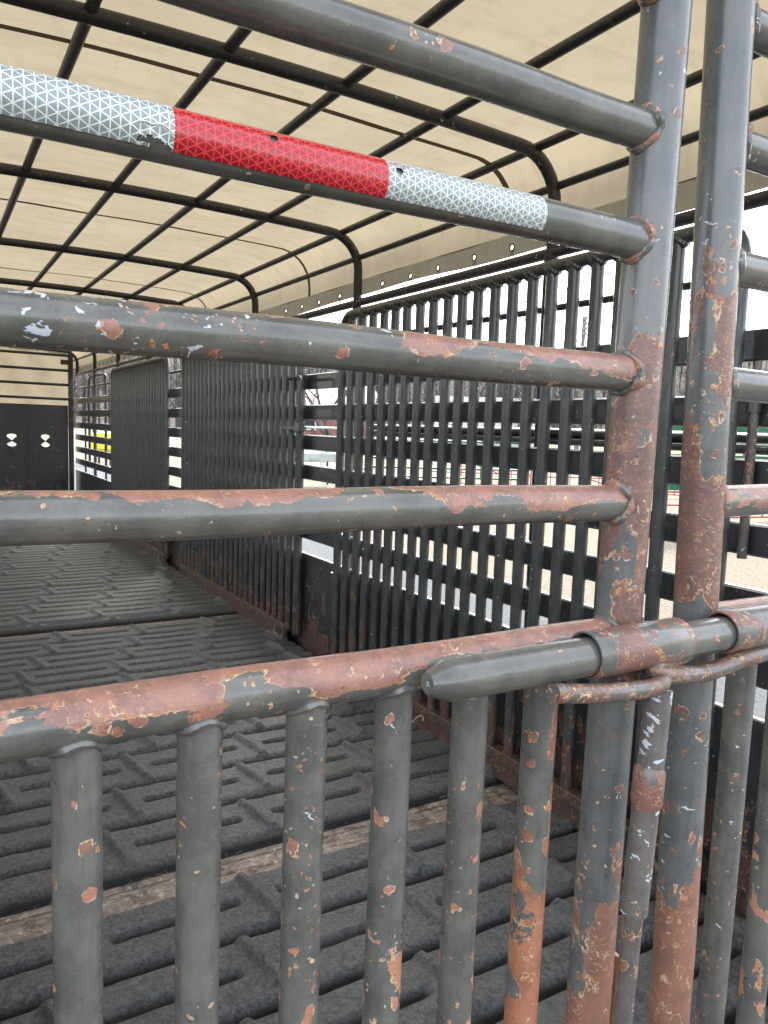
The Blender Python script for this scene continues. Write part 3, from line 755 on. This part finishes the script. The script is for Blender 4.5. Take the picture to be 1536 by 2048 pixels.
# sleeves that carry the slide bolt
def sleeve(x0, x1, g):
    ro, ri = .0262, .0232
    return part('bolt_sleeve', (lambda gq: ([(a, b+.5745, c-.2345) for a, b, c in gq[0]], gq[1]))(lathe_x([(x0+.002, ri-.0002), (x0, ri+.0006), (x0, ro-.0006), (x0+.0012, ro), (x1-.0012, ro), (x1, ro-.0006), (x1, ri+.0006), (x1-.002, ri), (x0+.002, ri-.0002)], 56)), 'sleeve', g, wear=.0, chips=.05, scuff=-.1)
sleeve(.602, .752, g1); sleeve(.832, .985, g2)

# ------------------------------------------------------------------ slide bolt and drop rod (they move on their own)
bolt = thing('slide_bolt', (.72, .5745, -.26), 'grey slide bolt with blunt tapered end running through two rusty sleeves', 'bolt')
bp = lathe_x([(.398, .0001), (.398, .0105), (.4015, .0125), (.418, .0195), (.424, .0208), (.60, .0212), (.98, .0210), (1.06, .0208), (1.06, .0001)], 48)
part('shaft', ([(a, b+.5745, c-.2365) for a, b, c in bp[0]], bp[1]), 'rail', bolt, wear=-.12, chips=-.03, scuff=-.02)
part('handle', tube(bezier([(.775, .5745, -.25), (.745, .572, -.257), (.712, .566, -.2565), (.699, .562, -.259), (.708, .561, -.266), (.730, .561, -.2705), (.758, .561, -.2735), (.787, .561, -.2760), (.822, .561, -.2735), (.862, .561, -.2685), (.915, .561, -.2655), (.985, .561, -.260)], 8), .0106, 22), 'rod', bolt, wear=.06)
rod = thing('drop_rod', (.71, .56, -1.2), 'rusty drop rod with bent handle hanging in the gap between the two gate posts', 'bolt')
part('handle', tube(bezier([(.533, .548, -.258), (.60, .548, -.268), (.66, .548, -.2735), (.688, .549, -.2740), (.703, .553, -.2725), (.712, .561, -.2705), (.716, .571, -.2705), (.712, .581, -.2725), (.700, .588, -.2755), (.685, .590, -.2765), (.665, .591, -.277)], 8), .0102, 22), 'rod', rod, wear=.10)
K = .905
def kk(*p): return [tuple(c*K for c in q) for q in p]
part('upper_tube', tube(kk((.774, .612, -.310), (.768, .612, -.42)), .0150, 28), 'rod', rod, wear=-.12, scuff=.12)
part('collar', tube(kk((.7685, .612, -.408), (.7675, .612, -.414), (.766, .612, -.454), (.766, .612, -.460)), [.0150, .0176, .0176, .0158], 28), 'sleeve', rod, wear=.02)
part('lower_tube', tube(kk((.766, .612, -.45), (.757, .612, -.60)), .0152, 28), 'rod', rod, wear=-.10, scuff=.07)
part('pin', tube(kk((.7575, .612, -.58), (.748, .612, -.80), (.742, .612, -1.32)), .0112, 20), 'rod', rod, wear=.02)

# ------------------------------------------------------------------ reflective strip on the second rail
RX = [-.20+(lean1(.2206)+.20)*i/14 for i in range(15)]; RY = [.0009*math.sin(i*1.3+.2206*30) for i in range(15)]; RZ = [.0008*math.sin(i*.9+.2206*17) for i in range(15)]
def tape(x0, x1, a0, a1, mat, name, torn=None, off=.0006):
    """arc patch on the rail at z=.2206: angle a measured from straight towards the camera (-Y), upwards positive"""
    r = RR+off; nx = int((x1-x0)/.0011); Dy = lambda x: D+float(np.interp(x, RX, RY)); Dz = lambda x: .2206+float(np.interp(x, RX, RZ)); na = 34; V = []; F = []; U = []; keep = []
    for j in range(na+1):
        a = math.radians(a0+(a1-a0)*j/na)
        for i in range(nx+1):
            x = x0+(x1-x0)*i/nx
            lift = 0.0
            if torn: lift = torn(x, r*a, True)
            V.append((x, Dy(x)-(r+lift)*math.cos(a), Dz(x)+(r+lift)*math.sin(a))); U.append((x, r*a))
    for j in range(na):
        for i in range(nx):
            xm = x0+(x1-x0)*(i+.5)/nx; vm = r*math.radians(a0+(a1-a0)*(j+.5)/na)
            if torn and torn(xm, vm, False): continue
            F.append((j*(nx+1)+i, j*(nx+1)+i+1, (j+1)*(nx+1)+i+1, (j+1)*(nx+1)+i))
    A = np.array(V); c = (A.min(0)+A.max(0))/2
    m = me(name, ([tuple(p) for p in A-c], F), mat)
    uvl = m.uv_layers.new(name='UVMap')
    li = np.zeros(len(m.loops), np.int32); m.loops.foreach_get('vertex_index', li)
    uvl.data.foreach_set('uv', np.array(U, np.float32)[li].ravel())
    return ob(name, m, tape_rail, tuple(c))
def nz(x, s=1.0, k=0): return math.sin(x*900*s+k)*.5+math.sin(x*2100*s+k*2)*.3+math.sin(x*390*s+k)*.6
A0, A1 = -47, 84
rT = RR*math.radians(1)
def tornL(x, v, lift):
    d = 1.0
    vlo = rT*A0
    h = .0068+.0018*nz(x) - .006*max(0, (x-.158)/.008) if x > .139 else -1
    ins = .1395 < x < .1665 and v < vlo+h and not (x < .150 and v < vlo+.0024+.0006*nz(x, 1.3, 2))
    if not lift: return ins
    near = .137 < x < .1685 and v < vlo+h+.0022
    return .0012*(1+nz(x, 1.6, 3))*.5 if near else 0.0
def hole(cx, cv, w, hh, k):
    def f(x, v, lift):
        dx, dv = (x-cx)/w, (v-cv)/hh; d = dx*dx+dv*dv
        if lift: return .0022*max(0, 1-d/3)*(dv > -.2)
        return d < .8+.35*nz(x+v, 1.4, k) and dv < .35
    return f
wt1 = tape(-.02, .1672, A0, A1, 'tape_white', 'white_reflective_tape', tornL)
rt = tape(.1672, .3555, A0, A1-2, 'tape_red', 'red_reflective_tape', hole(.2480, .011, .0035, .0032, 1))
wt2 = tape(.3555, .542, A0, A1-1, 'tape_white', 'white_reflective_tape', hole(.3665, .0078, .0042, .0032, 5))
for o_ in (wt1, rt, wt2): o_['label'] = {'red_reflective_tape': 'red triangle-patterned reflective tape, middle of the strip'}.get(o_.name.split('.')[0], 'white triangle-patterned reflective tape')
# red print "DOT-C2" on the right-hand white piece
def word(txt, x, a, size):
    cv_ = bpy.data.curves.new('print_lettering', 'FONT'); cv_.body = txt; cv_.size = size; cv_.extrude = .00004; tmp = bpy.data.objects.new('tmp_text', cv_); cu_ = bpy.data.meshes.new_from_object(tmp); bpy.data.objects.remove(tmp); cu_.name = 'print_lettering'; cu_.materials.clear(); cu_.materials.append(M['print'])
    r = RR+.0009; ar = math.radians(a)
    o = ob('print_lettering', cu_, tape_rail, (x, D-r*math.cos(ar), .2206+r*math.sin(ar)))
    o.rotation_euler = (math.radians(90)-ar, 0, 0)
    return o
word('DOT', .3585, 33, .0058); word('C2', .3712, 33, .0058)
fl = [b_ for b_ in g1.children if b_.name.startswith('bar')][5]
part('paint_flake', tube(bezier([(.4085, D-RB+.008, -.290), (.412, D-RB+.005, -.284), (.4165, D-RB+.004, -.283), (.420, D-RB+.006, -.286), (.421, D-RB+.007, -.290)], 5), .0006, 5), 'straw', fl)
# curled white backing along the tear
part('torn_edge', tube(bezier([(.1398, D-RR*math.cos(.2)-.001, .2206-.0045+.0035), (.145, D-RR-.0014, .2206-.0005), (.150, D-RR-.001, .2206-.0012), (.156, D-RR-.0016, .2206+.0000), (.1625, D-RR-.001, .2206-.0022), (.1664, D-RR-.001, .2206-.005)], 6), .0007, 6), 'tape_edge', tape_rail)

# ------------------------------------------------------------------ beyond the trailer
def bare_tree_geo(seed, depth=5, h=9.0):
    r = random.Random(seed); tr = []; tw = []
    def grow(p, d, L, rad, lev):
        q = p; pts = [p]; dd = d.copy()
        for _ in range(3):
            dd = (dd + Vector((r.uniform(-.22, .22), r.uniform(-.22, .22), r.uniform(-.05, .16)))).normalized(); q = q + dd*L/3; pts.append(q)
        g = tube(pts, [rad, rad*.85, rad*.72, rad*.6], 6 if lev < 2 else 4, False)
        (tr if lev == 0 else tw).append(g)
        if lev < depth:
            for _ in range(r.choice((2, 3, 3)) if lev > 0 else 4):
                k = r.uniform(.35, 1); b = pts[0]*(1-k)+pts[-1]*k if k < .99 else pts[-1]
                b = pts[max(1, min(3, int(round(k*3))))]
                nd = (dd + Vector((r.uniform(-1, 1), r.uniform(-1, 1), r.uniform(-.15, .6)))*.85).normalized()
                grow(b, nd, L*r.uniform(.6, .82), rad*.58, lev+1)
    grow(Vector((0, 0, 0)), Vector((0, 0, 1)), h*.30, h*.018, 0)
    return join(*tr), join(*tw)
tm = []
for sd in (3, 8, 21):
    a, b = bare_tree_geo(sd); tm.append((me('trunk', a, 'bark'), me('crown', b, 'twig')))
spots = [(24, 48, 1.15, 'bare leafless tree with thick trunk beside the brown-roofed barn'), (29, 50, 1.0, 'bare leafless tree seen just left of the nearest divider gate'), (20, 62, 1.1, 'bare leafless tree seen in the gap left of the middle divider gate'),
         (45, 44, 1.15, 'bare leafless tree standing right behind the utility pole'), (52, 60, 1.1, 'bare leafless tree behind the white house'), (62, 50, 1.2, 'bare leafless tree seen in the slot between the two gate posts'),
         (74, 50, 1.15, 'bare leafless tree at the right edge above the top slat'), (80, 54, 1.3, 'tallest bare leafless tree at the far right edge'), (14, 78, 1.3, 'distant bare tree in the narrow gap beside the bulkhead'), (38, 40, .85, 'small bare leafless tree left of the utility pole')]
for k, (x, y, s, lab) in enumerate(spots):
    t = thing('bare_tree', (x, y, GZ), lab, 'tree', 'bare trees beyond the trailer'); t.scale = (s, s, s); t.rotation_euler = (0, 0, k*1.7)
    for nm, m_ in zip(('trunk', 'crown'), tm[k % 3]):
        c = bpy.data.objects.new(nm, m_); C.objects.link(c); c.parent = t
wv, wf = [], []; gs = []
rw_ = random.Random(5)
for k in range(600):
    a = math.radians(rw_.uniform(2, 66)); d = rw_.uniform(150, 290)
    zb = GZ + max(0, 35*(1-math.cos(min(1, max(0, (d-190))/144)*math.pi))/2-1)
    h = rw_.uniform(8, 14); x, y = math.sin(a)*d, math.cos(a)*d
    gs.append(tube([(x, y, zb), (x+rw_.uniform(-.4, .4), y, zb+h)], [.28, .06], 4, False))
    for q in range(26):
        z = zb+h*rw_.uniform(.2, .95); L = rw_.uniform(1.2, 3.2); an = rw_.uniform(0, 6.28)
        gs.append(tube([(x, y, z), (x+L*math.cos(an), y+L*math.sin(an), z+L*rw_.uniform(.4, 1.3))], [.09, .03], 3, False))
o = ob('distant_woods', me('distant_woods', join(*gs), 'twig', False), None, (0, 0, 0)); o['kind'] = 'stuff'

pole = thing('utility_pole', (39.8, 40, GZ), 'grey wooden utility pole with an insulator bracket behind the nearest divider gate', 'pole')
part('shaft', tube([(39.8, 40, GZ), (39.8, 40, 8.3)], [.19, .14], 12), 'polewood', pole)
part('bracket', join(tube([(39.8, 39.9, 6.9), (40.5, 39.3, 7.3)], .035, 6), tube([(39.8, 39.9, 7.5), (40.5, 39.3, 7.3)], .03, 6)), 'porcelain', pole)
for z in (7.0, 7.35, 7.7, 8.05): part('insulator', tube([(39.75, 39.8, z), (39.75, 39.8, z+.22)], .14, 10), 'porcelain', pole)
part('wire', tube([(39.8, 40, 8.2), (60, 30, 7.6), (90, 15, 8.4)], .02, 4), 'bark', pole)

def pipe_gate(name, x, y, rot, w, h, mat, label, cat, group, nr=6, nv=3, r=.025, z0=.08, board=False):
    t = thing(name, (x, y, GZ), label, cat, group); t.rotation_euler = (0, 0, rot)
    def add(nm, g):
        g2, c = cen(g); o_ = bpy.data.objects.new(nm, me(nm, g2, mat)); C.objects.link(o_); o_.parent = t; o_.location = c
    for sx in (-w/2, w/2): add('end_post', tube([(sx, 0, 0), (sx, 0, h)], r*1.2, 8))
    for i in range(nr): z = z0+(h-z0-.02)*i/(nr-1); add('rail', tube([(-w/2, 0, z), (w/2, 0, z)], r, 8) if not board else box(-w/2, w/2, -.02, .02, z-.07, z+.07))
    if mat == 'red': add('brace', tube([(-w/2, -.03, h), (w/2, -.03, .1)], r*.9, 6))
    for i in range(nv): xx = -w/2+w*(i+1)/(nv+1); add('stay', tube([(xx, -.03, z0), (xx, -.03, h)], r*.8, 6))
    return t
pipe_gate('farm_gate', 12.9, 8.6, math.radians(-20), 4.6, 1.95, 'green', 'green board farm gate standing outside at the right edge', 'gate', 'green farm gates', 5, 4, .035, .9, True)
pipe_gate('farm_gate', 12.0, 17.0, math.radians(-25), 4.2, 1.75, 'green', 'green pipe farm gate seen through the middle of the nearest divider gate', 'gate', 'green farm gates', 6, 3, .03, .5)
pipe_gate('pipe_panel', 11.5, 23.5, math.radians(-10), 5.0, 1.35, 'teal', 'pale galvanised pipe panel seen between the two nearer divider gates', 'panel', 'galvanised pipe panels', 5, 5)
pipe_gate('pipe_panel', 13.5, 27.5, math.radians(15), 5.0, 1.35, 'teal', 'far galvanised pipe panel turned aslant behind the paler one', 'panel', 'galvanised pipe panels', 5, 5)
reds = [(15.2, 19.4, -30, 3.2, 1.2, 'red corral panel left of the others, seen through the divider bars'), (17.0, 17.3, -20, 3.2, 1.2, 'red corral panel in the middle of the row beyond the divider gate'), (19.0, 15.0, -45, 3.2, 1.2, 'red corral panel seen low in the slot between the gate posts'),
        (15.3, 10.2, -10, 4.6, .95, 'low rusty red panel with many uprights beyond the right rear gate')]
for x, y, a, w, h, lab in reds:
    pipe_gate('corral_panel', x, y, math.radians(a), w, h, 'red', lab, 'panel', 'red corral panels', 4, 9, .02, .1)
yt = thing('feed_hopper', (5.9, 31, GZ), 'yellow plastic hopper on short legs seen between far slats beside the farthest divider gate', 'hopper')
part('body', tube([(5.9, 31, -1.25), (5.9, 31, -1.1), (5.9, 31, -.62), (5.9, 31, -.52), (5.9, 31, -.5)], [.3, .5, .5, .46, .2], 28), 'yellow', yt)
for a in range(4): part('leg', tube([(5.9+.3*math.cos(a*1.57+.7), 31+.3*math.sin(a*1.57+.7), GZ), (5.9+.3*math.cos(a*1.57+.7), 31+.3*math.sin(a*1.57+.7), -1.15)], .03, 6), 'yellowlid', yt)
ht = thing('feed_rack', (9.6, 20.5, GZ), 'low pale feed rack on thin dark legs beyond the gap between the nearer divider gates', 'rack')
for dy in (-.45, .45):
    part('top_rail', tube([(8.5, 20.5+dy, -.02), (10.5, 20.5+dy, -.02)], .03, 8), 'teal', ht)
    for i in range(5): part('slat', tube([(8.6+i*.45, 20.5+dy, -.04), (8.75+i*.45, 20.5+dy*.5, -.40)], .018, 6), 'tyre', ht)
    for dx in (-1, .95): part('leg', tube([(9.5+dx, 20.5+dy, -.02), (9.5+dx*1.1, 20.5+dy*1.2, GZ)], .03, 8), 'tyre', ht)
part('trough', box(8.5, 10.5, 20.15, 20.85, -1.0, -.75, .03), 'teal', ht)
def house(name, x, y, w, d, hw, hr, rot, mw, mr, label, cat):
    t = thing(name, (x, y, GZ), label, cat); t.rotation_euler = (0, 0, rot)
    def add(nm, g, mt, par=None):
        o_ = bpy.data.objects.new(nm, me(nm, g, mt, False)); C.objects.link(o_); o_.parent = par or t; return o_
    w2, d2 = w/2, d/2
    v = [(-w2, -d2, 0), (w2, -d2, 0), (w2, d2, 0), (-w2, d2, 0), (-w2, -d2, hw), (w2, -d2, hw), (w2, d2, hw), (-w2, d2, hw), (-w2, 0, hr), (w2, 0, hr)]
    add('wall', (v, [(0, 1, 5, 4), (2, 3, 7, 6), (1, 2, 6, 9, 5), (3, 0, 4, 8, 7)]), mw)
    e = .4; s = (hr-hw)/d2
    rv = []
    for o_ in (0, .12):
        rv += [(-w2-e, -d2-e, hw-e*s+.03+o_), (w2+e, -d2-e, hw-e*s+.03+o_), (w2+e, 0, hr+.03+o_), (-w2-e, 0, hr+.03+o_), (w2+e, d2+e, hw-e*s+.03+o_), (-w2-e, d2+e, hw-e*s+.03+o_)]
    add('roof', (rv, [(0, 1, 2, 3), (3, 2, 4, 5), (6, 9, 8, 7), (9, 11, 10, 8), (0, 6, 7, 1), (4, 10, 11, 5), (1, 7, 8, 2), (2, 8, 10, 4), (5, 11, 9, 3), (3, 9, 6, 0)]), mr)
    for i in range(3):
        wx = -w*.3+i*w*.3
        f_ = add('window', box(wx-.6, wx+.6, -d2-.06, -d2+.01, hw*.4, hw*.4+1.3), 'white')
        add('pane', box(wx-.5, wx+.5, -d2-.075, -d2-.062, hw*.4+.1, hw*.4+1.2), 'glass', f_)
    return t
house('barn', 33, 72, 14, 9, 3.6, 6.2, math.radians(-15), 'barnwall', 'barnroof', 'weathered red barn with brown tin roof beyond the trailer, behind the bare tree', 'barn')
house('white_house', 52, 66, 11, 8, 3.2, 5.4, math.radians(-35), 'white', 'greyroof', 'small white house with grey roof seen above the second slat', 'house')
